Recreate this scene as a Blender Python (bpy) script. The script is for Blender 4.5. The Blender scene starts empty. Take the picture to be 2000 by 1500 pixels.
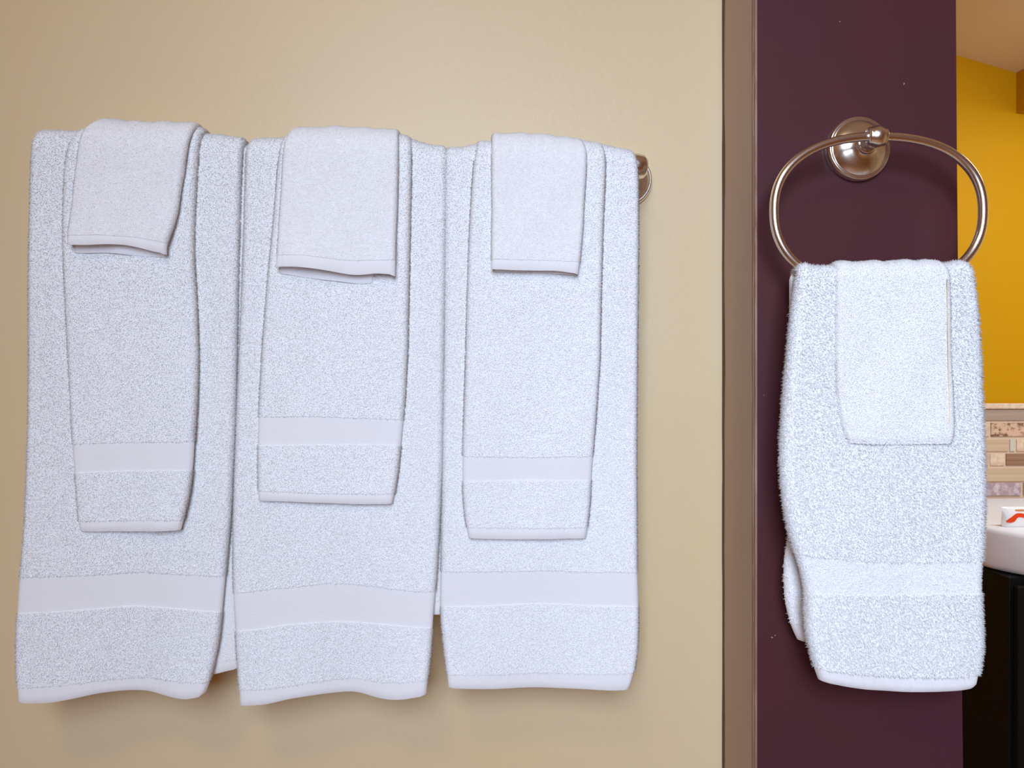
import bpy, math, random
import numpy as np
from mathutils import Vector

random.seed(7)
rng = np.random.default_rng(11)
scene = bpy.context.scene
COL = scene.collection

# ------------------------------------------------------------------ camera
FPX = 1444.0                       # focal length in pixels of the 2000 x 1500 frame
CAM = np.array([0.0, 0.0, 1.26])
YAW = math.radians(3.0)
cam_data = bpy.data.cameras.new('camera')
cam_data.sensor_fit = 'HORIZONTAL'
cam_data.sensor_width = 36.0
cam_data.lens = 36.0 * FPX / 2000.0
cam_data.clip_start = 0.01
cam = bpy.data.objects.new('camera', cam_data)
COL.objects.link(cam)
cam.location = CAM
cam.rotation_euler = (math.pi / 2, 0, -YAW)
scene.camera = cam

# ------------------------------------------------------------------ world, lights, exposure
world = bpy.data.worlds.new('world')
scene.world = world
world.use_nodes = True
world.node_tree.nodes['Background'].inputs[0].default_value = (0.75, 0.85, 1.0, 1)
world.node_tree.nodes['Background'].inputs[1].default_value = 0.3

def area_light(name, loc, target, sx, sy, power, color):
    d = bpy.data.lights.new(name, 'AREA')
    d.shape = 'RECTANGLE'
    d.size, d.size_y = sx, sy
    d.energy = power
    d.color = color
    o = bpy.data.objects.new(name, d)
    COL.objects.link(o)
    o.location = loc
    o.rotation_euler = (Vector(target) - Vector(loc)).to_track_quat('-Z', 'Y').to_euler()
    return o

key = area_light('window_daylight', (-0.10, -1.22, 1.80), (0.78, 0.7, 0.80), 0.90, 1.10, 20.5, (0.64, 0.785, 1.0))
key.data.spread = math.radians(112)
area_light('warm_fill_light', (-0.45, -0.70, 2.65), (-0.45, -0.85, 0.0), 0.40, 0.40, 6.5, (1.0, 0.72, 0.34))  # added warm fill to raise the room bounce; no fixture hangs here
area_light('alcove_fill_light', (1.85, 1.45, 2.18), (1.70, 2.1, 0.80), 0.55, 0.25, 17.5, (0.82, 0.92, 1.0))  # unseen fill added to brighten the sink and alcove, no fitting
scene.cycles.max_bounces = 16
scene.cycles.diffuse_bounces = 9

scene.view_settings.view_transform = 'Standard'
scene.view_settings.look = 'None'
scene.view_settings.gamma = 1.0
scene.view_settings.use_curve_mapping = False
scene.view_settings.exposure = 0.0

# ------------------------------------------------------------------ pixel to place
FWD = np.array([math.sin(YAW), math.cos(YAW), 0.0])
RGT = np.array([math.cos(YAW), -math.sin(YAW), 0.0])
UPV = np.array([0.0, 0.0, 1.0])

def at(x, y, Y):
    """point on the wall-parallel plane at depth Y seen at pixel (x, y)"""
    d = FWD + RGT * (x - 1000.0) / FPX + UPV * (750.0 - y) / FPX
    return CAM + d * (Y / d[1])

def at_z(x, y, Z):
    d = FWD + RGT * (x - 1000.0) / FPX + UPV * (750.0 - y) / FPX
    return CAM + d * ((Z - CAM[2]) / d[2])

# ------------------------------------------------------------------ materials
def srgb(r, g, b):
    f = lambda c: (c / 255 / 12.92) if c / 255 <= 0.04045 else ((c / 255 + 0.055) / 1.055) ** 2.4
    return (f(r), f(g), f(b), 1.0)

def material(name, color, rough=0.6, metal=0.0, spec=0.5, noise=None, bump=None, sheen=0.0, coat=0.0):
    """noise = (scale, colour2, (sx,sy,sz), detail, low, high); bump = (scale, strength, distance, (sx,sy,sz))"""
    m = bpy.data.materials.new(name)
    m.use_nodes = True
    nt = m.node_tree
    b = nt.nodes['Principled BSDF']
    b.inputs['Base Color'].default_value = color
    b.inputs['Roughness'].default_value = rough
    b.inputs['Metallic'].default_value = metal
    b.inputs['Specular IOR Level'].default_value = spec
    b.inputs['Sheen Weight'].default_value = sheen
    b.inputs['Coat Weight'].default_value = coat
    tc = nt.nodes.new('ShaderNodeTexCoord')
    def coords(s):
        mp = nt.nodes.new('ShaderNodeMapping')
        mp.inputs['Scale'].default_value = s
        nt.links.new(tc.outputs['Object'], mp.inputs['Vector'])
        return mp.outputs['Vector']
    if noise:
        sc, c2, s3, det, lo, hi = noise
        n = nt.nodes.new('ShaderNodeTexNoise')
        n.inputs['Scale'].default_value = sc
        n.inputs['Detail'].default_value = det
        nt.links.new(coords(s3), n.inputs['Vector'])
        r = nt.nodes.new('ShaderNodeValToRGB')
        r.color_ramp.elements[0].position = lo
        r.color_ramp.elements[1].position = hi
        r.color_ramp.elements[0].color = color
        r.color_ramp.elements[1].color = c2
        nt.links.new(n.outputs['Fac'], r.inputs['Fac'])
        nt.links.new(r.outputs['Color'], b.inputs['Base Color'])
    if bump:
        sc, st, dist, s3 = bump
        n = nt.nodes.new('ShaderNodeTexNoise')
        n.inputs['Scale'].default_value = sc
        n.inputs['Detail'].default_value = 3.0
        nt.links.new(coords(s3), n.inputs['Vector'])
        bp = nt.nodes.new('ShaderNodeBump')
        bp.inputs['Strength'].default_value = st
        bp.inputs['Distance'].default_value = dist
        nt.links.new(n.outputs['Fac'], bp.inputs['Height'])
        nt.links.new(bp.outputs['Normal'], b.inputs['Normal'])
    return m

M = {}
M['beige'] = material('beige_paint', srgb(224, 204, 164), 0.42, spec=0.4, noise=(2.2, srgb(222, 199, 155), (1, 1, 1), 4, .35, .7), bump=(140, .12, .002, (1, 1, 1)))
M['mustard'] = material('mustard_paint', srgb(190, 136, 0), 0.6, spec=0.12, bump=(120, .1, .002, (1, 1, 1)))
M['ceiling'] = material('ceiling_paint', srgb(226, 200, 158), 0.8, bump=(90, .15, .002, (1, 1, 1)))
M['brown'] = material('dark_brown_paint', srgb(84, 46, 41), 0.36, spec=0.28, noise=(3.0, srgb(74, 42, 56), (1, 1, 1), 5, .3, .75), bump=(160, .04, .002, (1, 1, 1)))
M['scuff'] = material('chipped_paint', srgb(150, 128, 125), 0.8)
M['trim'] = material('lighter_return_brown', srgb(172, 142, 124), 0.40, noise=(5, srgb(162, 132, 114), (1, 1, .25), 5, .35, .7), bump=(60, .2, .002, (1, 1, .1)))  # lighter brown than the front of the dark wall
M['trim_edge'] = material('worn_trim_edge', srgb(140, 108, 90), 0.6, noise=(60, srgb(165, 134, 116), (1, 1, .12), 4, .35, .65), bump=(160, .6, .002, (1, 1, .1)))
M['paint_line'] = material('dark_red_paint_line', srgb(84, 48, 42), 0.6)
M['floor'] = material('honey_floor', srgb(190, 140, 82), 0.4, noise=(4, srgb(172, 122, 68), (1, 1, 1), 4, .3, .7))
M['white_frame'] = material('white_window_paint', srgb(225, 222, 215), 0.5)
M['nickel'] = material('satin_nickel', (0.90, 0.87, 0.81, 1), 0.25, metal=1.0, bump=(400, .03, .001, (1, 1, 1)))
TERRY = (0.91, 0.91, 0.915, 1)
M['terry'] = material('white_terry', TERRY, 0.95, spec=0.1, bump=(900, .6, .0012, (1, 1, 1.6)))
M['pile'] = material('white_pile', (0.935, 0.935, 0.94, 1), 0.95, spec=0.0)
M['band'] = material('white_woven_band', (0.88, 0.90, 0.925, 1), 0.8, spec=0.2, bump=(1200, .35, .0006, (.25, .25, 1.6)))
M['hem'] = material('white_hem', (0.88, 0.895, 0.92, 1), 0.85, spec=0.15, bump=(190, .55, .0012, (1, 1, .08)))
M['twill'] = material('white_twill_band', (0.84, 0.85, 0.87, 1), 0.9, spec=0.1, bump=(500, .6, .001, (.5, 1, 1.6)))
M['thread'] = material('cream_thread', srgb(240, 228, 196), 0.9)
M['porcelain'] = material('white_porcelain', (0.85, 0.87, 0.90, 1), 0.3, spec=0.35)
M['black_wood'] = material('black_cabinet_paint', srgb(11, 14, 14), 0.5, spec=0.2, bump=(40, .1, .002, (1, 1, .1)))
M['grout'] = material('cream_grout', srgb(214, 186, 160), 0.9, bump=(300, .2, .001, (1, 1, 1)))
M['tile_taupe'] = material('taupe_glass', srgb(170, 148, 128), 0.15, noise=(9, srgb(152, 132, 116), (.1, 1, 8), 2, .35, .65))
M['tile_tan'] = material('tan_striped_glass', srgb(206, 178, 146), 0.15, noise=(9, srgb(186, 160, 130), (.08, 1, 9), 2, .35, .65))
M['tile_brown'] = material('brown_glass', srgb(134, 98, 74), 0.12, noise=(9, srgb(160, 124, 98), (.08, 1, 9), 2, .35, .65))
M['tile_marble'] = material('brown_marble', srgb(208, 172, 144), 0.3, noise=(60, srgb(120, 82, 62), (1, 1, 1.3), 4, .47, .62))
M['tile_purple'] = material('purple_grey_marble', srgb(164, 142, 146), 0.3, noise=(55, srgb(206, 186, 186), (1, 1, 1), 5, .45, .65))
M['tile_cream'] = material('cream_travertine', srgb(222, 198, 172), 0.4, noise=(70, srgb(205, 172, 142), (1, 1, 1), 4, .4, .65))
M['tile_clear'] = material('pale_clear_glass', srgb(200, 190, 172), 0.08)
M['packet_white'] = material('white_packet_film', (0.82, 0.80, 0.78, 1), 0.35)
M['packet_red'] = material('orange_red_print', srgb(226, 62, 8), 0.4)
M['packet_amber'] = material('amber_print', srgb(200, 125, 50), 0.4)

# ------------------------------------------------------------------ object helpers
def link(name, me, mat=None, parent=None, smooth=False):
    if mat:
        me.materials.append(M[mat])
    if smooth:
        me.polygons.foreach_set('use_smooth', np.ones(len(me.polygons), dtype=bool))
    o = bpy.data.objects.new(name, me)
    COL.objects.link(o)
    if parent:
        o.parent = parent
    return o

def np_mesh(name, verts, faces):
    """faces: (n, k) integer array"""
    me = bpy.data.meshes.new(name)
    verts = np.asarray(verts, dtype=np.float32)
    faces = np.asarray(faces, dtype=np.int32)
    n, k = faces.shape
    me.vertices.add(len(verts))
    me.vertices.foreach_set('co', verts.ravel())
    me.loops.add(n * k)
    me.loops.foreach_set('vertex_index', faces.ravel())
    me.polygons.add(n)
    me.polygons.foreach_set('loop_start', np.arange(n, dtype=np.int32) * k)
    me.update(calc_edges=True)
    me.validate()
    return me

def poly_mesh(name, verts, faces):
    me = bpy.data.meshes.new(name)
    me.from_pydata([tuple(map(float, v)) for v in verts], [], faces)
    me.update()
    return me

def box(name, lo, hi, mat, parent=None, bevel=0.0):
    (x0, y0, z0), (x1, y1, z1) = lo, hi
    v = [(x0, y0, z0), (x1, y0, z0), (x1, y1, z0), (x0, y1, z0), (x0, y0, z1), (x1, y0, z1), (x1, y1, z1), (x0, y1, z1)]
    f = [(0, 3, 2, 1), (4, 5, 6, 7), (0, 1, 5, 4), (1, 2, 6, 5), (2, 3, 7, 6), (3, 0, 4, 7)]
    o = link(name, poly_mesh(name, v, f), mat, parent)
    if bevel:
        b = o.modifiers.new('bevel', 'BEVEL')
        b.width = bevel
        b.segments = 2
    return o

def empty(name, loc=(0, 0, 0)):
    o = bpy.data.objects.new(name, None)
    o.empty_display_size = 0.02
    COL.objects.link(o)
    o.location = loc
    return o

def tag(o, label, cat, group=None):
    o['label'] = label
    o['category'] = cat
    if group:
        o['group'] = group
    return o

def structure(o):
    o['kind'] = 'structure'
    return o

def frame_of(axis):
    a = np.asarray(axis, float)
    a = a / np.linalg.norm(a)
    h = np.array([0, 0, 1.0]) if abs(a[2]) < 0.9 else np.array([1.0, 0, 0])
    p = np.cross(h, a)
    p /= np.linalg.norm(p)
    return a, p, np.cross(a, p)

def lathe(name, origin, axis, profile, mat, parent=None, n=48):
    """profile: list of (distance along axis, radius)"""
    a, p, q = frame_of(axis)
    org = np.asarray(origin, float)
    v, f = [], []
    for d, r in profile:
        for k in range(n):
            t = 2 * math.pi * k / n
            v.append(org + a * d + (p * math.cos(t) + q * math.sin(t)) * max(r, 1e-5))
    for i in range(len(profile) - 1):
        for k in range(n):
            f.append((i * n + k, i * n + (k + 1) % n, (i + 1) * n + (k + 1) % n, (i + 1) * n + k))
    f.append(tuple(range(n))[::-1])
    f.append(tuple((len(profile) - 1) * n + k for k in range(n)))
    return link(name, poly_mesh(name, v, f), mat, parent, smooth=True)

def tube(name, pts, r, mat, parent=None, closed=False, n=20):
    pts = np.asarray(pts, float)
    m = len(pts)
    v, f = [], []
    ref = np.array([0.0, 1.0, 0.0])
    for i in range(m):
        if closed:
            t = pts[(i + 1) % m] - pts[i - 1]
        else:
            t = pts[min(i + 1, m - 1)] - pts[max(i - 1, 0)]
        t = t / np.linalg.norm(t)
        p = np.cross(ref, t)
        p /= np.linalg.norm(p)
        q = np.cross(t, p)
        for k in range(n):
            a = 2 * math.pi * k / n
            v.append(pts[i] + r * (p * math.cos(a) + q * math.sin(a)))
    for i in range(m if closed else m - 1):
        j = (i + 1) % m
        for k in range(n):
            f.append((i * n + k, i * n + (k + 1) % n, j * n + (k + 1) % n, j * n + k))
    if not closed:
        f.append(tuple(range(n)))
        f.append(tuple((m - 1) * n + k for k in range(n))[::-1])
    return link(name, poly_mesh(name, v, f), mat, parent, smooth=True)

# ------------------------------------------------------------------ the room
Y_WALL = 0.760                                   # beige wall with the towel bar
X_COR = at(1411, 750, Y_WALL)[0]                 # inside corner beige wall / brown return
# depth of the dark brown wall: the return must span 1411 .. 1474 px
lo_y, hi_y = 0.5, Y_WALL
for _ in range(50):
    my = 0.5 * (lo_y + hi_y)
    if at(1474, 750, my)[0] < X_COR:
        lo_y = my
    else:
        hi_y = my
Y_DARK = 0.5 * (lo_y + hi_y)
Y_BACK = 2.45                                    # far mustard wall behind the sink
X_LEFT, X_RIGHT, Y_REAR = -1.30, 2.45, -1.25
def ceil_z(x):                                   # sloping ceiling
    return CZ0 - 0.265 * (x - CX0)
_p = at(1870, 108, Y_BACK)
CX0, CZ0 = _p[0], _p[2]

def slab(name, lo, hi, mat):
    """wall block whose top follows the sloping ceiling"""
    (x0, y0), (x1, y1) = lo, hi
    za, zb = ceil_z(x0), ceil_z(x1)
    v = [(x0, y0, 0), (x1, y0, 0), (x1, y1, 0), (x0, y1, 0), (x0, y0, za), (x1, y0, zb), (x1, y1, zb), (x0, y1, za)]
    f = [(0, 3, 2, 1), (4, 5, 6, 7), (0, 1, 5, 4), (1, 2, 6, 5), (2, 3, 7, 6), (3, 0, 4, 7)]
    return structure(link(name, poly_mesh(name, v, f), mat))

slab('wall_front', (X_LEFT, Y_WALL), (X_COR, Y_WALL + 0.10), 'beige')
slab('wall_left', (X_LEFT - 0.10, Y_REAR), (X_LEFT, Y_WALL), 'mustard')
slab('wall_right', (X_RIGHT, Y_REAR), (X_RIGHT + 0.10, Y_BACK), 'beige')
slab('wall_back', (X_COR, Y_BACK), (X_RIGHT, Y_BACK + 0.10), 'mustard')
# rear wall with the window opening, built of four blocks in one mesh
WX0, WX1, WZ0, WZ1 = -0.70, 0.40, 1.25, 2.55
rv, rf = [], []
def add_block(x0, x1, z0, z1):
    b = len(rv)
    t0, t1 = (z1, z1) if z1 is not None else (ceil_z(x0), ceil_z(x1))
    for y in (Y_REAR - 0.10, Y_REAR):
        rv.extend([(x0, y, z0), (x1, y, z0), (x1, y, t1), (x0, y, t0)])
    rf.extend([tuple(b + i for i in q) for q in ((0, 1, 2, 3), (7, 6, 5, 4), (0, 4, 5, 1), (1, 5, 6, 2), (2, 6, 7, 3), (3, 7, 4, 0))])
add_block(X_LEFT, WX0, 0, None)
add_block(WX1, X_RIGHT, 0, None)
add_block(WX0, WX1, 0, WZ0)
add_block(WX0, WX1, WZ1, None)
structure(link('wall_rear', poly_mesh('wall_rear', rv, rf), 'mustard'))
win = structure(empty('window_1', (-0.15, Y_REAR - 0.05, WZ0)))
def wframe(x0, x1, z0, z1):
    o = box('window_frame', (x0 + 0.15, -0.02, z0 - WZ0), (x1 + 0.15, 0.02, z1 - WZ0), 'white_frame', win, .004)
wframe(WX0, WX0 + .05, WZ0, WZ1)
wframe(WX1 - .05, WX1, WZ0, WZ1)
wframe(WX0 + .05, WX1 - .05, WZ0, WZ0 + .05)
wframe(WX0 + .05, WX1 - .05, WZ1 - .05, WZ1)

structure(box('floor', (X_LEFT - .1, Y_REAR - .1, -0.05), (X_RIGHT + .1, Y_BACK + .1, 0.0), 'floor'))
xa, xb = X_LEFT - .1, X_RIGHT + .1
cv = []
for dz in (0.0, 0.06):
    cv += [(xa, Y_REAR - .1, ceil_z(xa) + dz), (xb, Y_REAR - .1, ceil_z(xb) + dz), (xb, Y_BACK + .1, ceil_z(xb) + dz), (xa, Y_BACK + .1, ceil_z(xa) + dz)]
structure(link('ceiling', poly_mesh('ceiling', cv, [(0, 1, 2, 3), (7, 6, 5, 4), (0, 4, 5, 1), (1, 5, 6, 2), (2, 6, 7, 3), (3, 7, 4, 0)]), 'ceiling'))

# dark brown end wall: its right edge leans a little
Z_TOP_D = ceil_z(X_COR)
edge_px = [(1866, -300), (1867, 0), (1869, 300), (1871, 520), (1874, 900), (1880, 1420), (1881, 1500), (1886, 1900)]
edge = [at(x, y, Y_DARK) for x, y in edge_px]
ez = np.array([e[2] for e in edge][::-1])
ex = np.array([e[0] for e in edge][::-1])
zs = np.concatenate([[0.0], ez[(ez > 0.02) & (ez < Z_TOP_D - .15)], [Z_TOP_D - 0.10]])
X_EDGE = float(ex.mean())
dv, df = [], []
XL_D = X_COR + 0.0022                           # a thin strip lines the return
for z in zs:
    xe = float(np.interp(z, ez, ex))
    dv += [(XL_D, Y_DARK, z), (xe, Y_DARK, z), (xe, Y_BACK, z), (XL_D, Y_BACK, z)]
nz = len(zs)
dv[-4] = (XL_D, Y_DARK, ceil_z(XL_D)); dv[-3] = (dv[-3][0], Y_DARK, ceil_z(dv[-3][0]))
dv[-2] = (dv[-2][0], Y_BACK, ceil_z(dv[-2][0])); dv[-1] = (XL_D, Y_BACK, ceil_z(XL_D))
for i in range(nz - 1):
    a, b = i * 4, (i + 1) * 4
    for k in range(4):
        df.append((a + k, a + (k + 1) % 4, b + (k + 1) % 4, b + k))
df.append((3, 2, 1, 0))
df.append(tuple((nz - 1) * 4 + k for k in range(4)))
dark = link('wall_partition', poly_mesh('wall_partition', dv, df), 'brown')
dark.data.materials.append(M['mustard'])
for p in dark.data.polygons:                     # far side of the partition carries the mustard paint
    if p.normal.x > 0.8:
        p.material_index = 1
structure(dark)

# small chips and scuffs in the dark paint
def chip(px, py, w, h, seed):
    r = random.Random(seed)
    c = at(px, py, Y_DARK - 0.0004)
    n = 9
    pts = [(c[0] + w * .5 * math.cos(t) * r.uniform(.5, 1), c[2] + h * .5 * math.sin(t) * r.uniform(.5, 1)) for t in [2 * math.pi * k / n for k in range(n)]]
    v = [(x, Y_DARK - 0.0005, z) for x, z in pts] + [(x, Y_DARK + 0.0005, z) for x, z in pts]
    f = [tuple(range(n))[::-1]] + [(k, (k + 1) % n, n + (k + 1) % n, n + k) for k in range(n)]
    link('paint_chip', poly_mesh('paint_chip', v, f), 'scuff', dark)
for i, (px, py, w, h) in enumerate([(1508, 1245, .0022, .0018), (1514, 1241, .0018, .0012), (1640, 42, .002, .0012), (1766, 163, .0018, .0018), (1476, 212, .0014, .002), (1492, 772, .0012, .001), (1476, 548, .001, .001), (1765, 165, .002, .001)]):
    chip(px, py, w, h, i)

# strips on the return: flat lighter brown one, worn corner bead, dark paint line in the inside corner
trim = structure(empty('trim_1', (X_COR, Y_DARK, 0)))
def strip(name, ya, yb, x0, x1, mat, wob=0.0, step=0.03, seed=1):
    """vertical strip on the return, ya (front) .. yb (back), face at x0"""
    r = random.Random(seed)
    v, f = [], []
    z, i = 0.0, 0
    top = ceil_z(X_COR) - 0.01
    while True:
        w = r.uniform(-wob, wob)
        w2 = r.uniform(-wob, wob)
        v += [(x0 - X_COR, ya - Y_DARK + w, z), (x0 - X_COR, yb - Y_DARK + w2, z), (x1 - X_COR, yb - Y_DARK, z), (x1 - X_COR, ya - Y_DARK, z)]
        if i:
            a, b = (i - 1) * 4, i * 4
            f += [(a + k, b + k, b + (k + 1) % 4, a + (k + 1) % 4) for k in range(4)]
        if z >= top:
            break
        z = min(z + step * r.uniform(.6, 1.4), top)
        i += 1
    f += [(0, 1, 2, 3), (i * 4 + 3, i * 4 + 2, i * 4 + 1, i * 4)]
    return link(name, poly_mesh(name, v, f), mat, trim)
DEP = Y_WALL - Y_DARK
strip('return_strip', Y_DARK + DEP * .095, Y_WALL - .0005, X_COR, X_COR + .0021, 'trim')
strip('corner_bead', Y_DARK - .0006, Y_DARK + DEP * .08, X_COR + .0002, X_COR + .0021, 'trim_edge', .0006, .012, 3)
strip('bead_groove', Y_DARK + DEP * .07, Y_DARK + DEP * .11, X_COR + .0012, X_COR + .0021, 'paint_line', 0, .1, 4)
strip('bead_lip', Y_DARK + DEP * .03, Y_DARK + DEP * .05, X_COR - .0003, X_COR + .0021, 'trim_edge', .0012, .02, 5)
pl = strip('paint_line', Y_WALL - .0065, Y_WALL - .0004, X_COR - .0005, X_COR + .002, 'paint_line', .0016, .05, 9)

# small soffit box in the far corner under the ceiling
sp = at(1985, 138, Y_BACK)
sb = at(1985, 222, Y_BACK)
so = box('soffit', (sp[0], Y_BACK - .62, sb[2]), (X_RIGHT - .001, Y_BACK - .001, ceil_z(X_RIGHT) - .002), 'mustard')
so.data.vertices[4].co.z = so.data.vertices[7].co.z = ceil_z(sp[0]) - .002
structure(so)

# ------------------------------------------------------------------ mosaic backsplash
def tile_mesh(w, h, d):
    e = 0.0012
    v = [(0, 0, 0), (w, 0, 0), (w, 0, h), (0, 0, h), (0, -d + e, 0), (w, -d + e, 0), (w, -d + e, h), (0, -d + e, h),
         (e, -d, e), (w - e, -d, e), (w - e, -d, h - e), (e, -d, h - e)]
    f = [(0, 4, 5, 1), (1, 5, 6, 2), (2, 6, 7, 3), (3, 7, 4, 0), (4, 8, 9, 5), (5, 9, 10, 6), (6, 10, 11, 7), (7, 11, 8, 4), (8, 11, 10, 9)]
    return poly_mesh('tile', v, f)
SX0 = X_EDGE + 0.02
SX0 = at(1860, 900, Y_BACK)[0]
SX1 = X_RIGHT - 0.01
bz0, bz1 = at(1960, 968, Y_BACK)[2], at(1960, 789, Y_BACK)[2]
bs = empty('backsplash', (SX0, Y_BACK - .001, bz0))
tag(bs, 'mosaic tile backsplash of tan glass and marble strips above the white sink', 'backsplash')
box('grout_bed', (0, -.004, -.02), (SX1 - SX0, 0, bz1 - bz0 - .002), 'grout', bs)
def rowz(y):
    return at(1960, y, Y_BACK)[2] - bz0
def tilex(x):
    return at(x, 900, Y_BACK)[0] - SX0
W_ALL = SX1 - SX0
def put(x0, x1, z0, z1, mat, d=.009):
    o = link('tile', tile_mesh(x1 - x0, z1 - z0, d), mat, bs)
    o.location = (x0, 0, z0)
def row(y0, y1, known, kinds, d=.009):
    """known: [(x0px, x1px, material)], then random pieces out to the end of the wall"""
    z1, z0 = rowz(y0), rowz(y1)
    x = 0.0
    for a, b, m in known:
        put(tilex(a) if a else 0.0, tilex(b), z0, z1, m, d)
        x = tilex(b) + .0045
    while x < W_ALL - .03:
        w = random.choice((.03, .06, .1, .15))
        w = min(w, W_ALL - x)
        put(x, x + w, z0, z1, random.choice(kinds), d)
        x += w + .0045
cap = box('cap_strip', (0, -.015, rowz(798.5)), (W_ALL, 0, rowz(787.5)), 'tile_cream', bs, .004)
mix = ['tile_tan', 'tile_taupe', 'tile_marble', 'tile_cream', 'tile_purple', 'tile_brown']
row(800, 821, [(None, 2040, 'tile_taupe')], ['tile_taupe', 'tile_tan'])
row(826, 852, [(None, 1929, 'tile_cream'), (1932.5, 2012, 'tile_marble')], mix)
row(858, 881, [(None, 1966, 'tile_tan'), (1969, 1979, 'tile_clear'), (1982.5, 2030, 'tile_cream')], mix)
row(885.5, 909, [(None, 1928, 'tile_tan'), (1931, 1958.5, 'tile_cream'), (1962, 2035, 'tile_brown')], mix, .008)
row(915, 939.5, [(None, 2050, 'tile_tan')], mix)
row(942.5, 967, [(None, 1990, 'tile_purple'), (1995.5, 2040, 'tile_taupe')], mix, .010)

# ------------------------------------------------------------------ vanity: thick white sink on a black cabinet
Z_SINK = 0.868
pa, pb = at_z(1925, 1029, Z_SINK), at_z(2000, 1041, Z_SINK)
TH = 0.118
RC = 0.20
def rounded_plan(x0, y0, x1, y1, r, n=40):
    """plan outline: back edge y1 on the wall, front corners rounded"""
    pts = [(x1, y1), (x0, y1)]
    for k in range(n + 1):
        t = math.pi + (math.pi / 2) * k / n
        pts.append((x0 + r + r * math.cos(t), y0 + r + r * math.sin(t)))
    for k in range(n + 1):
        t = 1.5 * math.pi + (math.pi / 2) * k / n
        pts.append((x1 - r + r * math.cos(t), y0 + r + r * math.sin(t)))
    return pts
# place the left front corner so its arc passes through the two edge points
best = None
for x0 in np.arange(pa[0] - .12, pa[0] - .001, .002):
    for y0 in np.arange(pb[1] - .30, pb[1] - .01, .004):
        cx, cy = x0 + RC, y0 + RC
        e = abs(math.hypot(pa[0] - cx, pa[1] - cy) - RC) + abs(math.hypot(pb[0] - cx, pb[1] - cy) - RC)
        if pa[0] < cx and pb[0] < cx and pb[1] < cy + .02 and (best is None or e < best[0]):
            best = (e, x0, y0)
SK_X0, SK_Y0 = best[1], best[2]
SK_X1 = min(SK_X0 + 0.95, X_RIGHT - .02)
sink = empty('sink', ((SK_X0 + SK_X1) / 2, (SK_Y0 + Y_BACK) / 2, Z_SINK - TH))
tag(sink, 'thick white sink top with a rounded front corner on the black vanity', 'sink')
ox, oy = sink.location.x, sink.location.y
def loft(plans, name, mat, parent, caps=True):
    """plans: list of (outline, z)"""
    v, f = [], []
    n = len(plans[0][0])
    for pts, z in plans:
        v += [(x - ox, y - oy, z) for x, y in pts]
    for i in range(len(plans) - 1):
        for k in range(n):
            f.append((i * n + k, i * n + (k + 1) % n, (i + 1) * n + (k + 1) % n, (i + 1) * n + k))
    if caps:
        f.append(tuple(range(n))[::-1])
        f.append(tuple((len(plans) - 1) * n + k for k in range(n)))
    o = link(name, poly_mesh(name, v, f), mat, parent, smooth=True)
    return o
def inset(d, rr=None):
    return rounded_plan(SK_X0 + d, SK_Y0 + d, SK_X1 - d, Y_BACK - .012, max(RC - d, .02))
prof = [(.030, 0.0), (.012, .006), (.003, .020), (0.0, .045), (0.0, TH - .016), (.002, TH - .008), (.007, TH - .002), (.014, TH), (.018, TH), (.06, TH)]
body = loft([(inset(d), z) for d, z in prof], 'sink_slab', 'porcelain', sink)
# raised oval rim of the basin and the basin floor
bcx, bcy = (SK_X0 + SK_X1) / 2 + .02, (SK_Y0 + Y_BACK) / 2 - .03
def oval(a, b, n=56):
    return [(bcx + a * math.cos(2 * math.pi * k / n), bcy + b * math.sin(2 * math.pi * k / n)) for k in range(n)]
loft([(oval(.31, .175), TH - .001), (oval(.305, .17), TH + .004), (oval(.295, .16), TH + .006), (oval(.285, .15), TH + .003), (oval(.25, .12), TH + .0015), (oval(.02, .01), TH + .001)], 'basin', 'porcelain', sink)
van = empty('vanity_cabinet', ((SK_X0 + SK_X1) / 2, (SK_Y0 + Y_BACK) / 2, 0))
tag(van, 'black vanity cabinet standing under the white sink', 'cabinet')
cx0, cx1, cy0 = -(SK_X1 - SK_X0) / 2 + .012, (SK_X1 - SK_X0) / 2 - .02, (SK_Y0 - Y_BACK) / 2 + .06
cyb = (Y_BACK - SK_Y0) / 2 - .02
box('cabinet_body', (cx0, cy0 + .02, 0.08), (cx1, cyb, Z_SINK - TH - .0005), 'black_wood', van, .003)
box('toe_kick', (cx0 + .02, cy0 + .07, 0), (cx1 - .02, cyb, 0.0795), 'black_wood', van)
mid = (cx0 + cx1) / 2
for k, (a, b) in enumerate(((cx0 + .01, mid - .004), (mid + .004, cx1 - .01))):
    d = box('cabinet_door', (a, cy0, 0.10), (b, cy0 + .0195, Z_SINK - TH - .02), 'black_wood', van, .004)
    kx = b - .04 if k == 0 else a + .04
    lathe('knob', (kx, cy0, 0.58), (0, -1, 0), [(0, .006), (.012, .006), (.016, .014), (.022, .016), (.028, .010), (.029, .001)], 'nickel', d, 20)

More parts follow.
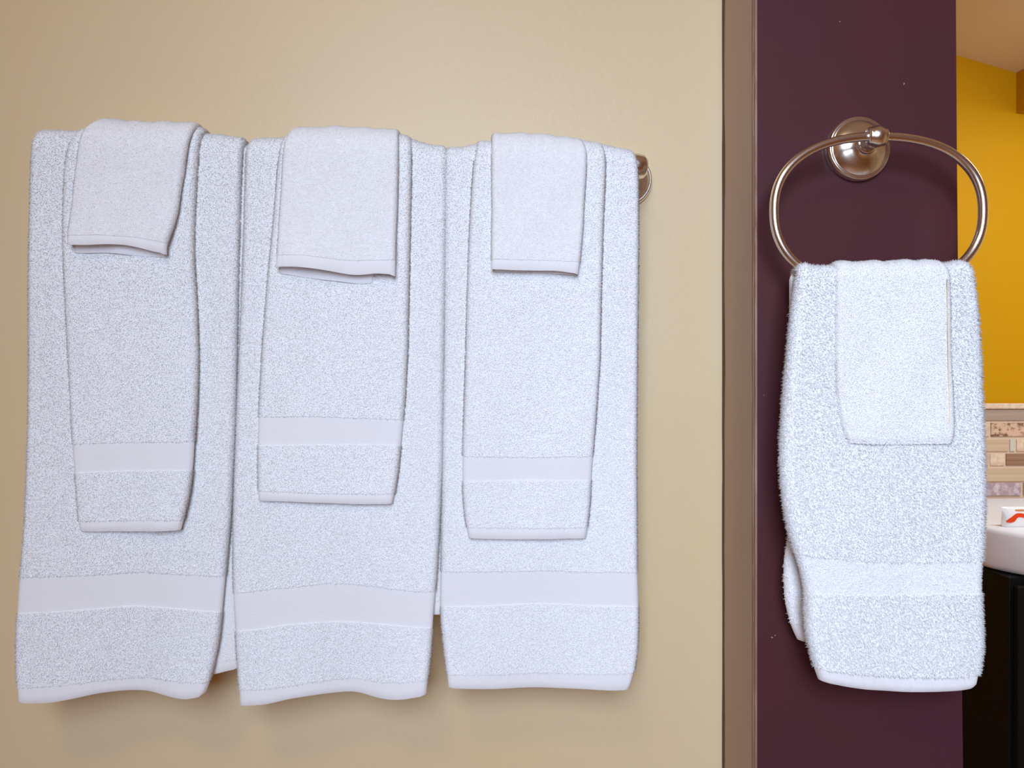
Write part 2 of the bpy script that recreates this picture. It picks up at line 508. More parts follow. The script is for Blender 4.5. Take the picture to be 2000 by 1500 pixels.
# small white packet with an orange-red mark standing on the sink
pk = at_z(1990, 1030, Z_SINK)
PY = pk[1]
pkt = empty('packet', (pk[0], PY, Z_SINK + .0005))
tag(pkt, 'small white packet with orange-red printed mark standing on the white sink', 'packet')
def on_face(x, y):
    p = at(x, y, PY)
    return p[0] - pk[0], p[2] - Z_SINK
x0p, _ = on_face(1964, 1010)
x1p, z1p = on_face(2040, 991)
PD = .030
def pouch(name, x0, x1, h, d, mat, parent, nx=16, nz=10):
    """upright soft packet: flat foot, gently bulging faces, pinched top seam"""
    v, f = [], []
    for s in (-1, 1):
        for i in range(nx + 1):
            for j in range(nz + 1):
                u, w = i / nx, j / nz
                th = d / 2 * (1 - (2 * u - 1) ** 6) ** .5 * (1 - .93 * w ** 3)
                v.append((x0 + (x1 - x0) * u, d / 2 + s * th, h * w))
    m = (nx + 1) * (nz + 1)
    for i in range(nx):
        for j in range(nz):
            a = i * (nz + 1) + j
            f.append((a, a + nz + 1, a + nz + 2, a + 1))
            f.append((m + a, m + a + 1, m + a + nz + 2, m + a + nz + 1))
        a, b = i * (nz + 1), (i + 1) * (nz + 1)
        f.append((a, m + a, m + b, b))
        f.append((a + nz, b + nz, m + b + nz, m + a + nz))
    return link(name, poly_mesh(name, v, f), mat, parent, smooth=True)
pouch('wrapper', x0p, x1p, z1p, PD, 'packet_white', pkt)
def face_y(x, z):
    u, w = (x - x0p) / (x1p - x0p), z / z1p
    return PD / 2 - PD / 2 * max(0, 1 - (2 * u - 1) ** 6) ** .5 * (1 - .93 * w ** 3)
def print_mark(name, line, wid, mat):
    v, f = [], []
    ctrl = [np.array(on_face(x, y)) for x, y in line]
    dens = np.linspace(0, len(ctrl) - 1, 6 * (len(ctrl) - 1) + 1)
    pts = np.stack([np.interp(dens, range(len(ctrl)), [c[k] for c in ctrl]) for k in (0, 1)], 1)
    ww = np.interp(dens, range(len(ctrl)), wid)
    for i, p in enumerate(pts):
        t = pts[min(i + 1, len(pts) - 1)] - pts[max(i - 1, 0)]
        t = t / np.linalg.norm(t)
        nrm = np.array([-t[1], t[0]])
        for q in (p + nrm * ww[i] / 2, p - nrm * ww[i] / 2):
            y = face_y(q[0], q[1])
            v += [(q[0], y - .0009, q[1]), (q[0], y + .0004, q[1])]
    n = len(pts)
    for i in range(n - 1):
        a, b = i * 4, i * 4 + 4
        f += [(a, b, b + 2, a + 2), (a + 1, a + 3, b + 3, b + 1), (a, a + 1, b + 1, b), (a + 2, b + 2, b + 3, a + 3)]
    f += [(0, 2, 3, 1), (4 * n - 4, 4 * n - 3, 4 * n - 1, 4 * n - 2)]
    link(name, poly_mesh(name, v, f), mat, pkt)
print_mark('printed_mark', [(1968, 1020), (1973, 1018), (1979, 1015), (1984, 1010), (1989, 1007), (1996, 1007), (2006, 1009), (2014, 1014)], [.004, .011, .014, .011, .010, .011, .011, .008], 'packet_red')
print_mark('printed_line', [(1987, 998), (2000, 998), (2022, 998.5)], [.0035, .0045, .0045], 'packet_amber')

# ------------------------------------------------------------------ towel bar and towel ring hardware
Y_BAR = Y_WALL - 0.050
def backplate(parent, c, R, name='backplate'):
    lathe(name, c, (0, -1, 0), [(0, R), (.0035, R), (.0055, R * .985), (.0070, R * .95), (.0075, R * .91), (.0070, R * .88), (.0078, R * .85),
                                 (.0100, R * .78), (.0130, R * .62), (.0150, R * .46), (.0170, R * .34), (.0185, R * .30), (.0195, R * .31), (.0205, R * .29), (.0210, R * .20)], 'nickel', parent, 56)
p_r = at(1219, 353, Y_WALL)
x_l = at(175, 353, Y_WALL)[0]
TILT = math.tan(math.radians(0.55))
def bar_z(x):
    return BZ - TILT * (x - p_r[0])
BZ = p_r[2]
bar = empty('towel_bar', (0, 0, 0))
tag(bar, 'satin nickel towel bar behind three sets of white towels on the beige wall', 'towel bar')
for x in (x_l, p_r[0]):
    z = bar_z(x)
    backplate(bar, (x, Y_WALL, z), .0285)
    lathe('post', (x, Y_WALL - .0205, z), (0, -1, 0), [(0, .0065), (.006, .0055), (.014, .0058), (.0200, .0075)], 'nickel', bar, 28)
    lathe('finial', (x - .0125 if x > 0 else x - .0125, Y_BAR, z), (1, 0, 0), [(0, .002), (.001, .008), (.004, .0112), (.0095, .0122), (.0125, .0126), (.0155, .0122), (.021, .0112), (.024, .008), (.025, .002)], 'nickel', bar, 32)
tube('rod', [(x_l, Y_BAR, bar_z(x_l)), (p_r[0], Y_BAR, bar_z(p_r[0]))], .0080, 'nickel', bar)

c_r = at(1672, 293, Y_DARK)
Y_RING = Y_DARK - 0.0375
ring = empty('towel_ring', tuple(c_r))
tag(ring, 'oval satin nickel towel ring on the dark brown wall', 'towel ring')
def rl(p):
    return np.asarray(p) - c_r
backplate(ring, (0, 0, 0), .0300)
hold = at(1711, 267, Y_RING)
hold_l = rl(hold)
start = np.array([0, -.0205, 0.0])
dirv = hold_l - start
L = np.linalg.norm(dirv)
lathe('post', start, dirv, [(0, .0078), (.002, .0062), (L * .5, .0058), (L, .0070)], 'nickel', ring, 28)
lathe('holder', hold_l - np.array([.0085, 0, 0]), (1, 0, 0), [(0, .0045), (.0003, .0070), (.0015, .0080), (.003, .0078), (.004, .0085), (.0085, .0098), (.013, .0085), (.014, .0078), (.0155, .0080), (.0167, .0070), (.017, .0045)], 'nickel', ring, 32)
rpts = []
for k in range(96):
    t = 2 * math.pi * k / 96
    c, s = math.cos(t), math.sin(t)
    e = 2 / 2.3
    px = 1716 + 204 * math.copysign(abs(c) ** e, c)
    py = 412 - (145 if s > 0 else 150) * math.copysign(abs(s) ** e, s)
    rpts.append(rl(at(px, py, Y_RING)))
tube('ring', rpts, .0040, 'nickel', ring, closed=True)
RING_BOT = at(1716, 562, Y_RING)[2]

# ------------------------------------------------------------------ towels
def interp_poly(pts):
    p = sorted(pts)
    xs = np.array([a for a, _ in p], float)
    ys = np.array([b for _, b in p], float)
    return lambda x: np.interp(x, xs, ys)

def smooth_edge(pts, n=60):
    """(x, y) list ordered by y -> smoothed dense list (Catmull-Rom like via cosine-free averaging)"""
    p = sorted(pts, key=lambda a: a[1])
    ys = np.array([b for _, b in p], float)
    xs = np.array([a for a, _ in p], float)
    yy = np.linspace(ys[0], ys[-1], n)
    xx = np.interp(yy, ys, xs)
    k = np.array([1, 2, 3, 2, 1], float); k /= k.sum()
    xp = np.concatenate([[2 * xx[0] - xx[2], 2 * xx[0] - xx[1]], xx, [2 * xx[-1] - xx[-2], 2 * xx[-1] - xx[-3]]])
    return np.convolve(xp, k, 'valid'), yy

def shell(Mid, half, settle=None):
    """closed shell round the mid-surface grid Mid (nu, nv, 3); half (nu, nv) thickness; settle sinks the rounded sides"""
    du = np.gradient(Mid, axis=0)
    dvv = np.gradient(Mid, axis=1)
    N = np.cross(du, dvv)
    N /= np.maximum(np.linalg.norm(N, axis=2, keepdims=True), 1e-12)
    nu, nv = Mid.shape[:2]
    flip = N[nu // 2, -2, 1] > 0
    if flip:
        N = -N
    if settle is not None:
        Mid = Mid - N * settle[..., None]
    outer = Mid + N * half[..., None]
    inner = Mid - N * half[..., None]
    verts = [outer.reshape(-1, 3), inner.reshape(-1, 3)]
    off = nu * nv
    I = np.arange(nu * nv).reshape(nu, nv)
    a, b, c, d = I[:-1, :-1].ravel(), I[1:, :-1].ravel(), I[1:, 1:].ravel(), I[:-1, 1:].ravel()
    q = [np.stack([a, b, c, d], 1), np.stack([d, c, b, a], 1) + off]
    base = 2 * off
    k = np.arange(nu - 1)
    for j, rev in ((0, False), (nv - 1, True)):
        verts += [outer[:, j], inner[:, j]]
        s = np.stack([base + k, base + nu + k, base + nu + k + 1, base + k + 1], 1)
        q.append(s[:, ::-1] if rev else s)
        base += 2 * nu
    q = np.concatenate(q)
    if flip:
        q = q[:, ::-1]
    return np.concatenate(verts), q, outer, inner, N

def tufts_on(surfs, density, length, width, droop=0.5, spread=0.7):
    """little pile spikes over a list of grids (nu, nv, 3) with outward normals (nu, nv, 3)"""
    V, NV = [], []
    for G, NN in surfs:
        p00, p10, p01, p11 = G[:-1, :-1], G[1:, :-1], G[:-1, 1:], G[1:, 1:]
        area = 0.5 * (np.linalg.norm(np.cross(p10 - p00, p01 - p00), axis=2) + np.linalg.norm(np.cross(p10 - p11, p01 - p11), axis=2))
        w = area.ravel()
        n = int(w.sum() * density)
        if n < 1:
            continue
        idx = rng.choice(len(w), n, p=w / w.sum())
        i, j = np.divmod(idx, area.shape[1])
        u = rng.random((n, 1)); t = rng.random((n, 1))
        def lerp(A):
            return (A[i, j] * (1 - u) + A[i + 1, j] * u) * (1 - t) + (A[i, j + 1] * (1 - u) + A[i + 1, j + 1] * u) * t
        P = lerp(G)
        Nn = lerp(NN)
        Nn /= np.maximum(np.linalg.norm(Nn, axis=1, keepdims=True), 1e-9)
        D = Nn + rng.normal(0, spread, (n, 3)) * np.array([1, 1, .8]) + np.array([0, 0, -droop])
        bad = (D * Nn).sum(1) < 0.25
        D[bad] += Nn[bad] * 0.8
        D /= np.linalg.norm(D, axis=1, keepdims=True)
        R = np.cross(D, rng.normal(0, 1, (n, 3)))
        R /= np.linalg.norm(R, axis=1, keepdims=True)
        S = np.cross(D, R)
        Ln = length * rng.uniform(.6, 1.25, (n, 1))
        tip = P + D * Ln
        base = P - Nn * length * .15
        tri = [base + width * (R * math.cos(k) + S * math.sin(k)) for k in (0, 2.094, 4.189)]
        V.append(np.stack([tri[0], tri[1], tri[2], tip], 1))
        c = (tri[0] + tri[1] + tri[2]) / 3
        nn = []
        for q in tri:
            e = q - c
            e /= np.linalg.norm(e, axis=1, keepdims=True)
            nn.append(Nn * .9 + e * .3)
        nn.append(Nn * .9 + D * .3)
        NV.append(np.stack(nn, 1))
    V = np.concatenate(V)
    NV = np.concatenate(NV).reshape(-1, 3)
    NV /= np.linalg.norm(NV, axis=1, keepdims=True)
    n = len(V)
    b = np.arange(n)[:, None] * 4
    F = np.concatenate([b + np.array([[0, 1, 3]]), b + np.array([[1, 2, 3]]), b + np.array([[2, 0, 3]])])
    return V.reshape(-1, 3), F, NV

def u_samples(W, t):
    r = min(t * 1.05, W * .2)
    a = r / W * (1 - np.cos(np.linspace(0, math.pi / 2, 8)))
    n = max(8, int(W / .0045))
    m = np.linspace(a[-1], 1 - a[-1], n)[1:-1]
    return np.concatenate([a, m, (1 - a)[::-1]]), r

def drape(root, spec):
    """one draped layer of cloth: parts hung over a round rod at (Y, z) and down the front"""
    Yb, Rm, t = spec['Y'], spec['R'], spec['t']
    org = np.array(root.location)
    Ym = Yb - Rm
    pile = spec.get('pile', .0022)
    dens = spec.get('density', 6.0e5)
    Lx, Ly = smooth_edge(spec['left'])
    Rx, Ry = smooth_edge(spec['right'])
    Lp = np.array([at(x, y, Ym) for x, y in zip(Lx, Ly)])
    Rp = np.array([at(x, y, Ym) for x, y in zip(Rx, Ry)])
    inset = spec.get('inset', pile * .1 - .0004)
    fL = lambda z: np.interp(z, Lp[::-1, 2], Lp[::-1, 0]) + inset
    fR = lambda z: np.interp(z, Rp[::-1, 2], Rp[::-1, 0]) - inset
    W = float(fR(Rp[30, 2]) - fL(Lp[30, 2]))
    us, r = u_samples(W, t)
    nu = len(us)
    xl0, xr0 = np.interp(500, Ly, Lx), np.interp(500, Ry, Rx)
    def row_z(poly, Y):
        f = interp_poly(poly)
        ym = np.mean([b for _, b in poly])
        a, b = np.interp(ym, Ly, Lx), np.interp(ym, Ry, Rx)
        xs = a + (b - a) * us
        z = np.array([at(x, f(x), Y)[2] for x in xs])
        k = np.ones(5) / 5
        zp = np.concatenate([z[:1].repeat(2), z, z[-1:].repeat(2)])
        return np.convolve(zp, k, 'valid')
    Ztop = row_z(spec['top'], Yb - Rm * .4) - pile * .7
    lump = spec.get('lump', .0006)
    ph = rng.uniform(0, 6.28, 4)
    Ztop = Ztop + lump * (np.sin(us * 23 + ph[0]) + .6 * np.sin(us * 41 + ph[1]))
    Zc = Ztop - Rm - t / 2
    rows = [row_z(p, Ym) for p in spec['rows']]
    wave = spec.get('wave', lambda u, s: 0 * u)
    total = np.mean(Zc) - np.mean(rows[-1])
    def half_u(th, d_in=0.0):
        d = np.minimum(us, 1 - us) * W
        return th / 2 * np.sqrt(np.maximum(0, 1 - (1 - np.minimum(d / r, 1)) ** 2))
    def front_pt(z):                               # z (nu,) -> (nu,3)
        x0, x1 = fL(z), fR(z)
        s = np.clip((Zc - z) / total, 0, 1.2)
        # fine crumple of the cloth plus the broad wave of the panel
        y = Ym + wave(us, s) + lump * .8 * np.sin(us * 9 + ph[2] + s * 7) * np.minimum(1, s * 4) + lump * .5 * np.sin(us * 21 + ph[3] - s * 13) * np.minimum(1, s * 4)
        return np.stack([x0 + (x1 - x0) * us, y, z], 1)
    terry_surfs, twill_surfs = [], []
    kinds = spec['kinds']
    def station_grid(za, zb, step):
        n = max(3, int(abs(np.mean(za - zb)) / step))
        return [front_pt(za + (zb - za) * k / n) for k in range(n + 1)]
    bounds = [Zc] + rows
    for si, kind in enumerate(kinds):
        th = t
        st = station_grid(bounds[si], bounds[si + 1], .005 if kind == 'terry' else .003)
        if si == 0:
            arc = []
            for k in range(1, 13):
                a = math.pi * (1 - k / 12)         # from the back over the top to the front
            back_len = spec['back']
            pts = []
            nb = max(4, int(back_len / .02))
            zb = Zc - back_len
            bx = spec.get('back_edges', (0.0, 0.0))
            def width_at(z, f):
                x0, x1 = fL(z), fR(z)
                return x0 + bx[0] * f, x1 + bx[1] * f
            for k in range(nb):
                f = 1 - k / nb
                z = Zc - back_len * f
                x0, x1 = width_at(Zc + 0 * Zc, min(1, f * 3))
                pts.append(np.stack([x0 + (x1 - x0) * us, np.full(nu, Yb + Rm) + 0 * us, z], 1))
            for k in range(13):
                a = math.pi * k / 12
                z = Zc + Rm * math.sin(a)
                x0, x1 = fL(z), fR(z)
                pts.append(np.stack([x0 + (x1 - x0) * us, np.full(nu, Yb + Rm * math.cos(a)), z], 1))
            n_front0 = len(pts) - 1
            st = pts + st[1:]
        if kind in ('band', 'twill'):
            th = t - spec.get('recess', .0014)
        Mid = np.stack(st, 1)
        if kind in ('band', 'twill', 'hem'):       # no pile: pull the sides in a little
            pass
        hv = half_u(th)[:, None] * np.ones((1, Mid.shape[1]))
        if kind == 'hem':
            hv *= .80
        if si == len(kinds) - 1:                   # soft lower edge
            zz = np.linalg.norm(Mid[:, -1:] - Mid, axis=2)
            q = np.minimum(zz / (th * .5), 1)
            hv *= .25 + .75 * np.sqrt(np.maximum(0, 1 - (1 - q) ** 2))
        settle = (half_u(th).max() - half_u(th))[:, None] * np.ones((1, Mid.shape[1])) * spec.get('settle', 1.1)
        verts, quads, outer, inner, N = shell(Mid, hv, settle)
        names = {'terry': 'terry_body' if si == 0 else 'terry_end', 'band': 'woven_band', 'twill': 'twill_band', 'hem': 'hem', 'cloth': 'cloth_body'}
        nm = spec.get('part', None) or names[kind]
        mt = {'terry': 'terry', 'band': 'band', 'twill': 'twill', 'hem': 'hem', 'cloth': 'terry'}[kind]
        link(nm, np_mesh(nm, verts - org, quads), spec.get('mat', mt), root, smooth=True)
        if kind in ('terry', 'twill') and pile > 0:
            h0 = max(0, n_front0 - 9) if si == 0 else 0
            # true outer normals of the shell, so the pile turns round the folded sides
            e = us * W
            d = np.minimum(e, W - e)
            tilt = np.where(d < r, (1 - d / r), 0) * np.where(us < .5, -1, 1)
            side = np.gradient(Mid, axis=0)
            side /= np.maximum(np.linalg.norm(side, axis=2, keepdims=True), 1e-9)
            tn = tilt[:, None, None]
            NN = N * np.sqrt(np.maximum(0, 1 - tn ** 2)) + side * tn
            NI = -N * np.sqrt(np.maximum(0, 1 - tn ** 2)) + side * tn
            if kind == 'twill':
                twill_surfs.append((outer, NN))
                continue
            terry_surfs.append((outer[:, h0:], NN[:, h0:]))
            if spec.get('side_pile', True):
                terry_surfs.append((inner[:5, h0:], NI[:5, h0:]))
                terry_surfs.append((inner[-5:, h0:], NI[-5:, h0:]))
    if terry_surfs and pile > 0:
        v, f, nv = tufts_on(terry_surfs, dens, pile, pile * spec.get('fat', .30), spec.get('droop', .5))
        o = link('terry_pile', np_mesh('terry_pile', v - org, f), 'pile', root, smooth=True)
        o.data.normals_split_custom_set_from_vertices(nv.tolist())
        o['kind'] = 'stuff'
    if twill_surfs:
        v, f, nv = tufts_on(twill_surfs, dens, pile * .5, pile * .16, .2)
        o = link('terry_pile', np_mesh('terry_pile', v - org, f), 'pile', root, smooth=True)
        o.data.normals_split_custom_set_from_vertices(nv.tolist())
        o['kind'] = 'stuff'

def towel(name, label, cat, group, loc, layers):
    root = empty(name, tuple(loc))
    tag(root, label, cat, group)
    for sp in layers:
        drape(root, sp)
    return root

T_FOLD, T_BATH, T_HAND, T_WASH = .0045, .0055, .0052, .0046
R_FOLD = .0082 + T_FOLD / 2
R_BATH = .0086 + T_FOLD + T_BATH / 2
R_HAND = R_BATH + T_BATH / 2 + .0006 + T_HAND / 2
R_WASHF = R_HAND + T_HAND / 2 + .0004 + .0011
R_WASH = R_WASHF + .0015 + T_WASH / 2

def bath(label, left, right, top, band_t, band_b, hem_t, bottom, wave, fold, fold_kinds=('terry', 'hem'), back=.40):
    xm = (left[0][0] + right[0][0]) / 2
    loc = at(xm, top[len(top) // 2][1], Y_BAR)
    base = dict(Y=Y_BAR, back=back)
    layers = [dict(base, R=R_BATH, t=T_BATH, left=left, right=right, top=top, rows=[band_t, band_b, hem_t, bottom],
                   kinds=['terry', 'band', 'terry', 'hem'], wave=wave, pile=.0017, density=1.4e6, fat=.27)]
    if fold:
        layers.append(dict(base, R=R_FOLD, t=T_FOLD, left=fold['left'], right=fold['right'], top=[(x, y + 14) for x, y in top], rows=[fold['hem'], fold['bottom']],
                           kinds=['terry', 'hem'], wave=lambda u, s: 0 * u, pile=.0016, density=1.6e5, part='fold_layer', mat=fold.get('mat', 'terry'), inset=.0004))
    return towel('bath_towel', label, 'towel', 'bath towels on the towel bar', loc, layers)

# --- left set
bath('white bath towel with wavy hem, farthest from the dark brown wall',
     [(63, 255), (59, 320), (57, 420), (55, 560), (55, 700), (54, 850), (50, 1000), (44, 1100), (40, 1125), (37, 1195), (35, 1250), (37, 1310), (42, 1340), (43, 1368)],
     [(475, 262), (470, 330), (466, 480), (462, 650), (459, 800), (452, 1000), (443, 1110), (436, 1180), (430, 1250), (416, 1310), (411, 1338), (403, 1352)],
     [(55, 262), (62, 253), (75, 250), (120, 252), (160, 248), (260, 250), (370, 250), (395, 258), (420, 262), (465, 262), (478, 268)],
     [(35, 1125), (150, 1122), (280, 1117), (360, 1121), (445, 1122)],
     [(30, 1196), (150, 1190), (250, 1184), (340, 1187), (440, 1193)],
     [(35, 1337), (100, 1334), (200, 1327), (290, 1323), (360, 1327), (415, 1328)],
     [(40, 1366), (65, 1368), (95, 1368), (150, 1360), (190, 1353), (250, 1350), (290, 1351), (330, 1358), (360, 1362), (378, 1362), (395, 1354), (408, 1344)],
     lambda u, s: (-.006 + .010 * np.exp(-((u - .60) / .22) ** 2)) * np.clip(s, 0, 1) ** 3,
     dict(left=[(90, 262), (90, 700), (90, 1320)], right=[(489, 266), (485, 330), (481, 480), (476, 650), (471, 850), (467, 1000), (465, 1100), (466, 1200), (468, 1308)],
          hem=[(80, 1292), (410, 1296), (470, 1284)], bottom=[(80, 1318), (410, 1319), (470, 1303)], mat='terry'))
# --- middle set
bath('white bath towel hanging between two other bath towels on the bar',
     [(481, 270), (479, 330), (475, 480), (468, 650), (462, 800), (458, 950), (456, 1060), (457, 1150), (461, 1220), (465, 1290), (470, 1340), (471, 1372)],
     [(872, 278), (872, 350), (870, 480), (867, 700), (864, 900), (858, 1030), (852, 1140), (846, 1190), (845, 1225), (842, 1270), (836, 1315), (832, 1360)],
     [(484, 270), (500, 266), (520, 263), (540, 268), (560, 262), (700, 256), (790, 262), (806, 273), (830, 276), (850, 278), (868, 283)],
     [(455, 1157), (520, 1149), (600, 1141), (650, 1138), (720, 1143), (800, 1152), (860, 1153)],
     [(455, 1230), (520, 1225), (570, 1216), (640, 1214), (740, 1218), (800, 1222), (855, 1224)],
     [(460, 1342), (520, 1340), (600, 1330), (680, 1324), (760, 1331), (840, 1322)],
     [(468, 1373), (500, 1373), (530, 1369), (560, 1361), (620, 1355), (690, 1353), (730, 1362), (765, 1365), (800, 1361), (834, 1351)],
     lambda u, s: (-.006 + .010 * np.exp(-((u - .58) / .22) ** 2)) * np.clip(s, 0, 1) ** 3,
     dict(left=[(515, 265), (515, 1190)], right=[(878, 280), (877, 480), (875, 700), (871, 900), (867, 1050), (864, 1198)],
          hem=[(500, 1172), (870, 1172)], bottom=[(500, 1200), (870, 1200)]))
# --- right set
bath('white bath towel with straight hem, covering the bar end beside the dark brown wall',
     [(871, 278), (870, 350), (869, 500), (868, 700), (865, 900), (863, 1030), (862, 1110), (860, 1175), (864, 1240), (870, 1290), (874, 1315), (876, 1342)],
     [(1240, 287), (1247, 320), (1248, 450), (1246, 650), (1244, 900), (1244, 1110), (1247, 1185), (1246, 1250), (1242, 1305), (1236, 1320), (1228, 1346)],
     [(868, 284), (882, 285), (905, 283), (930, 277), (960, 272), (1100, 272), (1180, 276), (1190, 285), (1225, 286), (1240, 290), (1250, 300)],
     [(855, 1115), (950, 1115), (1050, 1113), (1150, 1116), (1250, 1116)],
     [(855, 1184), (950, 1182), (1050, 1178), (1150, 1182), (1250, 1183)],
     [(855, 1314), (950, 1315), (1050, 1313), (1150, 1314), (1250, 1310)],
     [(875, 1340), (900, 1343), (950, 1344), (1050, 1343), (1150, 1345), (1210, 1346), (1230, 1343)],
     lambda u, s: (-.003 + .004 * np.exp(-((u - .5) / .3) ** 2)) * np.clip(s, 0, 1) ** 3,
     dict(left=[(900, 270), (900, 1190)], right=[(1225, 287), (1225, 1190)], hem=[(880, 1172), (1240, 1172)], bottom=[(880, 1200), (1240, 1200)]))

def hand(label, left, right, top, bt, bb, ht, bo, wave):
    xm = (left[0][0] + right[0][0]) / 2
    loc = at(xm, top[len(top) // 2][1], Y_BAR)
    towel('hand_towel', label, 'towel', 'hand towels over the bath towels', loc,
          [dict(Y=Y_BAR, back=.34, R=R_HAND, t=T_HAND, left=left, right=right, top=top, rows=[bt, bb, ht, bo], kinds=['terry', 'band', 'terry', 'hem'],
                wave=wave, pile=.0016, density=1.4e6, recess=.0010, fat=.30)])
hand('white hand towel draped over the wavy bath towel farthest from the dark brown wall',
     [(150, 246), (134, 275), (124, 330), (122, 450), (127, 600), (132, 700), (138, 800), (144, 900), (150, 960), (153, 1000), (157, 1037)],
     [(392, 248), (389, 270), (384, 330), (379, 430), (378, 500), (384, 600), (387, 700), (386, 780), (382, 860), (379, 920), (372, 970), (362, 1010), (356, 1035)],
     [(125, 252), (140, 246), (160, 243), (260, 242), (370, 242), (390, 246), (400, 255)],
     [(120, 868), (250, 863), (390, 862)], [(120, 924), (250, 919), (390, 917)], [(120, 1017), (250, 1015), (390, 1012)],
     [(150, 1036), (180, 1037), (250, 1037), (300, 1036), (358, 1033)],
     lambda u, s: (-.004 * np.exp(-((u - .9) / .25) ** 2) - .002) * np.clip(s, 0, 1) ** 2)
hand('white hand towel draped over the bath towel between the two others',
     [(548, 268), (542, 320), (534, 420), (522, 550), (512, 680), (506, 800), (504, 880), (505, 980)],
     [(802, 264), (804, 300), (801, 420), (799, 550), (796, 680), (790, 790), (783, 870), (776, 940), (766, 984)],
     [(540, 268), (560, 258), (650, 252), (760, 252), (790, 260), (803, 266), (810, 275)],
     [(495, 814), (620, 813), (740, 818), (800, 820)], [(495, 870), (620, 868), (740, 868), (800, 870)], [(495, 957), (620, 962), (800, 964)],
     [(505, 977), (580, 979), (650, 982), (700, 984), (768, 983)],
     lambda u, s: -.003 * np.clip(s, 0, 1) ** 2)
hand('white hand towel draped over the straight-hemmed bath towel beside the dark brown wall',
     [(932, 276), (924, 330), (917, 450), (912, 600), (908, 750), (904, 880), (904, 960), (908, 1010), (916, 1052)],
     [(1182, 276), (1184, 320), (1178, 450), (1174, 600), (1172, 700), (1165, 800), (1157, 900), (1152, 990), (1144, 1052)],
     [(925, 276), (940, 271), (1050, 266), (1150, 270), (1178, 276), (1190, 282)],
     [(895, 890), (1030, 893), (1165, 890)], [(895, 940), (1030, 937), (1165, 938)], [(895, 1028), (1030, 1030), (1165, 1028)],
     [(912, 1049), (960, 1052), (1030, 1052), (1100, 1051), (1146, 1050)],
     lambda u, s: -.003 * np.clip(s, 0, 1) ** 2)

def wash(label, left, right, top, ht, bo, fold, wave, Y=None, R=None, RF=None, back=.12, group='washcloths over the hand towels', pile=.0009):
    Y = Y_BAR if Y is None else Y
    R = R_WASH if R is None else R
    xm = (left[0][0] + right[0][0]) / 2
    loc = at(xm, top[len(top) // 2][1], Y)
    layers = [dict(Y=Y, back=back, R=R, t=T_WASH, left=left, right=right, top=top, rows=[ht, bo], kinds=['terry', 'hem'], wave=wave, pile=pile, density=1.1e6, fat=.45, lump=.0005)]
    if fold:
        RF = R_WASHF if RF is None else RF
        layers.append(dict(Y=Y, back=back * .9, R=RF, t=.0022, left=fold['left'], right=fold['right'], top=[(x, y + 10) for x, y in top], rows=[fold['bottom']], kinds=['cloth'], part='fold_layer', pile=0.0, mat='hem', lump=.0003))
    towel('washcloth', label, 'washcloth', group, loc, layers)
wash('white folded washcloth with slanting sides over the hand towel on the wavy bath towel',
     [(176, 228), (160, 246), (153, 280), (148, 320), (143, 370), (138, 420), (134, 486)],
     [(372, 234), (372, 250), (363, 300), (354, 360), (348, 410), (338, 450), (328, 480), (326, 502)],
     [(165, 232), (178, 225), (200, 226), (245, 231), (280, 231), (330, 231), (370, 235), (378, 240)],
     [(130, 463), (200, 462), (270, 466), (335, 478)],
     [(134, 479), (150, 481), (180, 481), (215, 479), (240, 479), (270, 484), (300, 492), (328, 499)],
     dict(left=[(160, 232), (148, 420), (146, 492)], right=[(366, 240), (340, 430), (320, 502)], bottom=[(140, 492), (160, 495), (210, 493), (250, 498), (300, 502), (325, 502)]),
     lambda u, s: -.004 * np.clip(s, 0, 1) ** 2 - .003 * np.exp(-((u - .35) / .25) ** 2) * s ** 3)
wash('white folded washcloth with a loose under layer over the hand towel between the two others',
     [(562, 244), (556, 262), (552, 300), (547, 400), (543, 480), (540, 528)],
     [(776, 248), (778, 280), (777, 350), (774, 450), (772, 545)],
     [(556, 246), (566, 242), (590, 243), (620, 241), (655, 240), (700, 243), (745, 245), (772, 248), (780, 256)],
     [(535, 500), (600, 502), (680, 512), (780, 510)],
     [(540, 524), (560, 522), (600, 525), (640, 530), (680, 538), (705, 540), (730, 535), (750, 535), (772, 541)],
     dict(left=[(562, 255), (548, 420), (545, 534)], right=[(742, 255), (734, 420), (728, 554)], bottom=[(540, 531), (570, 538), (620, 545), (680, 552), (705, 556), (722, 555), (729, 548)]),
     lambda u, s: -.005 * np.clip(s, 0, 1) ** 2 - .003 * np.exp(-((u - .25) / .25) ** 2) * s ** 3)
wash('white folded washcloth with a straight edge over the hand towel beside the dark brown wall',
     [(961, 256), (960, 300), (961, 400), (960, 470), (959, 530)],
     [(1144, 264), (1148, 290), (1144, 360), (1139, 440), (1134, 500), (1128, 540)],
     [(958, 257), (970, 254), (1020, 254), (1070, 256), (1100, 261), (1140, 266), (1150, 275)],
     [(950, 508), (1050, 510), (1140, 514)],
     [(958, 527), (1000, 529), (1050, 530), (1090, 530), (1128, 537)],
     dict(left=[(968, 262), (966, 530)], right=[(1138, 270), (1122, 534)], bottom=[(960, 531), (1050, 533), (1125, 538)]),
     lambda u, s: -.004 * np.clip(s, 0, 1) ** 2)

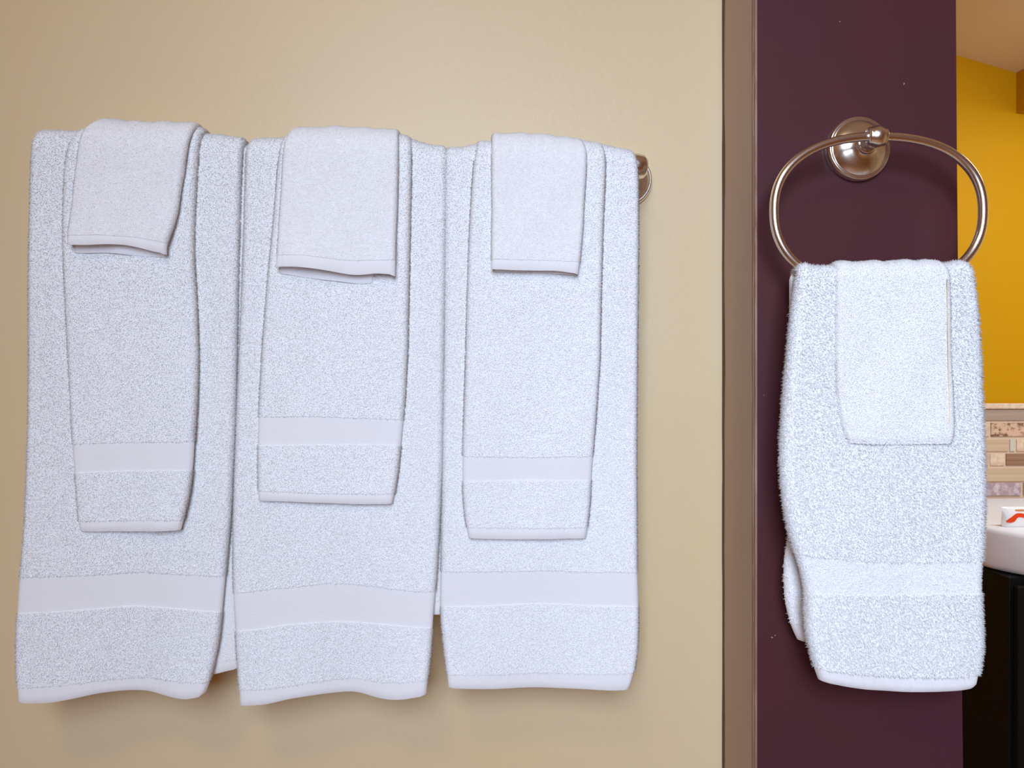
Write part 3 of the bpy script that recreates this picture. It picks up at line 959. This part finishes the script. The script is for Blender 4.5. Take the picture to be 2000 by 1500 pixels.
# --- towel and washcloth on the ring
T_RING = .0090
Z_RTOP = RING_BOT
R_RH = .0046 + T_RING / 2
loc = at(1730, 510, Y_RING)
rh = towel('hand_towel', 'thick white hand towel hanging through the metal ring on the dark brown wall', 'towel', None, loc,
      [dict(Y=Y_RING, back=.10, R=R_RH, t=T_RING,
            left=[(1564, 505), (1556, 540), (1548, 600), (1540, 680), (1533, 760), (1527, 860), (1527, 930), (1533, 990), (1542, 1040), (1556, 1090), (1568, 1130), (1572, 1160), (1572, 1220), (1580, 1265), (1588, 1290), (1592, 1315), (1602, 1335)],
            right=[(1894, 500), (1902, 530), (1911, 600), (1917, 680), (1921, 780), (1925, 900), (1924, 980), (1920, 1060), (1916, 1100), (1913, 1140), (1916, 1200), (1918, 1250), (1914, 1295), (1907, 1315), (1903, 1340)],
            top=[(1558, 514), (1568, 508), (1590, 511), (1606, 517), (1625, 516), (1700, 513), (1800, 512), (1860, 510), (1876, 504), (1890, 502), (1900, 510)],
            rows=[[(1550, 1078), (1600, 1086), (1700, 1094), (1800, 1096), (1925, 1092)], [(1550, 1155), (1700, 1158), (1925, 1154)], [(1570, 1296), (1620, 1304), (1700, 1314), (1800, 1317), (1870, 1315), (1920, 1308)],
                  [(1590, 1318), (1605, 1327), (1640, 1336), (1690, 1343), (1750, 1347), (1820, 1347), (1880, 1343), (1904, 1336)]],
            kinds=['terry', 'twill', 'terry', 'hem'], wave=lambda u, s: -.004 * np.clip(s, 0, 1) ** 2, pile=.0028, density=1.2e6, recess=.0006, fat=.18),
       dict(Y=Y_RING + .020, back=.02, R=.006, t=.006, part='back_panel', side_pile=True,
            left=[(1600, 530), (1560, 700), (1540, 900), (1540, 1010), (1543, 1045), (1540, 1062), (1534, 1085), (1533, 1130), (1536, 1180), (1545, 1215), (1551, 1235), (1560, 1250)],
            right=[(1860, 530), (1870, 900), (1870, 1260)],
            top=[(1550, 560), (1900, 560)], rows=[[(1530, 1216), (1600, 1222), (1900, 1222)], [(1548, 1242), (1556, 1249), (1575, 1254), (1700, 1258), (1900, 1258)]],
            kinds=['terry', 'hem'], pile=.0026, density=2.0e5)])
R_RW = R_RH + T_RING / 2 + T_WASH / 2 - .0012
rw_right = [(1850, 506), (1856, 540), (1858, 650), (1861, 780), (1862, 840), (1856, 868)]
rw = towel('washcloth', 'white washcloth over the towel hanging through the metal ring', 'washcloth', None, at(1746, 508, Y_RING),
      [dict(Y=Y_RING, back=.09, R=R_RW, t=T_WASH,
            left=[(1640, 508), (1633, 535), (1632, 600), (1633, 700), (1634, 760), (1638, 800), (1645, 830), (1651, 855), (1662, 868)],
            right=rw_right,
            top=[(1630, 514), (1645, 508), (1700, 507), (1760, 506), (1800, 504), (1848, 506), (1858, 512)],
            rows=[[(1640, 856), (1652, 863), (1670, 866), (1730, 868), (1800, 867), (1862, 866)]],
            kinds=['terry'], wave=lambda u, s: -.002 * np.clip(s, 0, 1) ** 2, pile=.0014, density=1.3e6, fat=.32)])
yf = Y_RING - R_RW - T_WASH / 2 - .0026
rwl = np.array(rw.location)
tube('edge_stitching', [at(x - 7, y, yf + .0012) - rwl for x, y in [(1857, 545), (1858, 600), (1859, 650), (1860, 720), (1861, 780), (1862, 840), (1861, 858)]], .0005, 'thread', rw, n=8)
tube('loose_thread', [at(x, y, yf - .001) - rwl for x, y in [(1733, 862), (1731, 868), (1728, 873), (1724, 879)]], .0004, 'pile', rw, n=8)
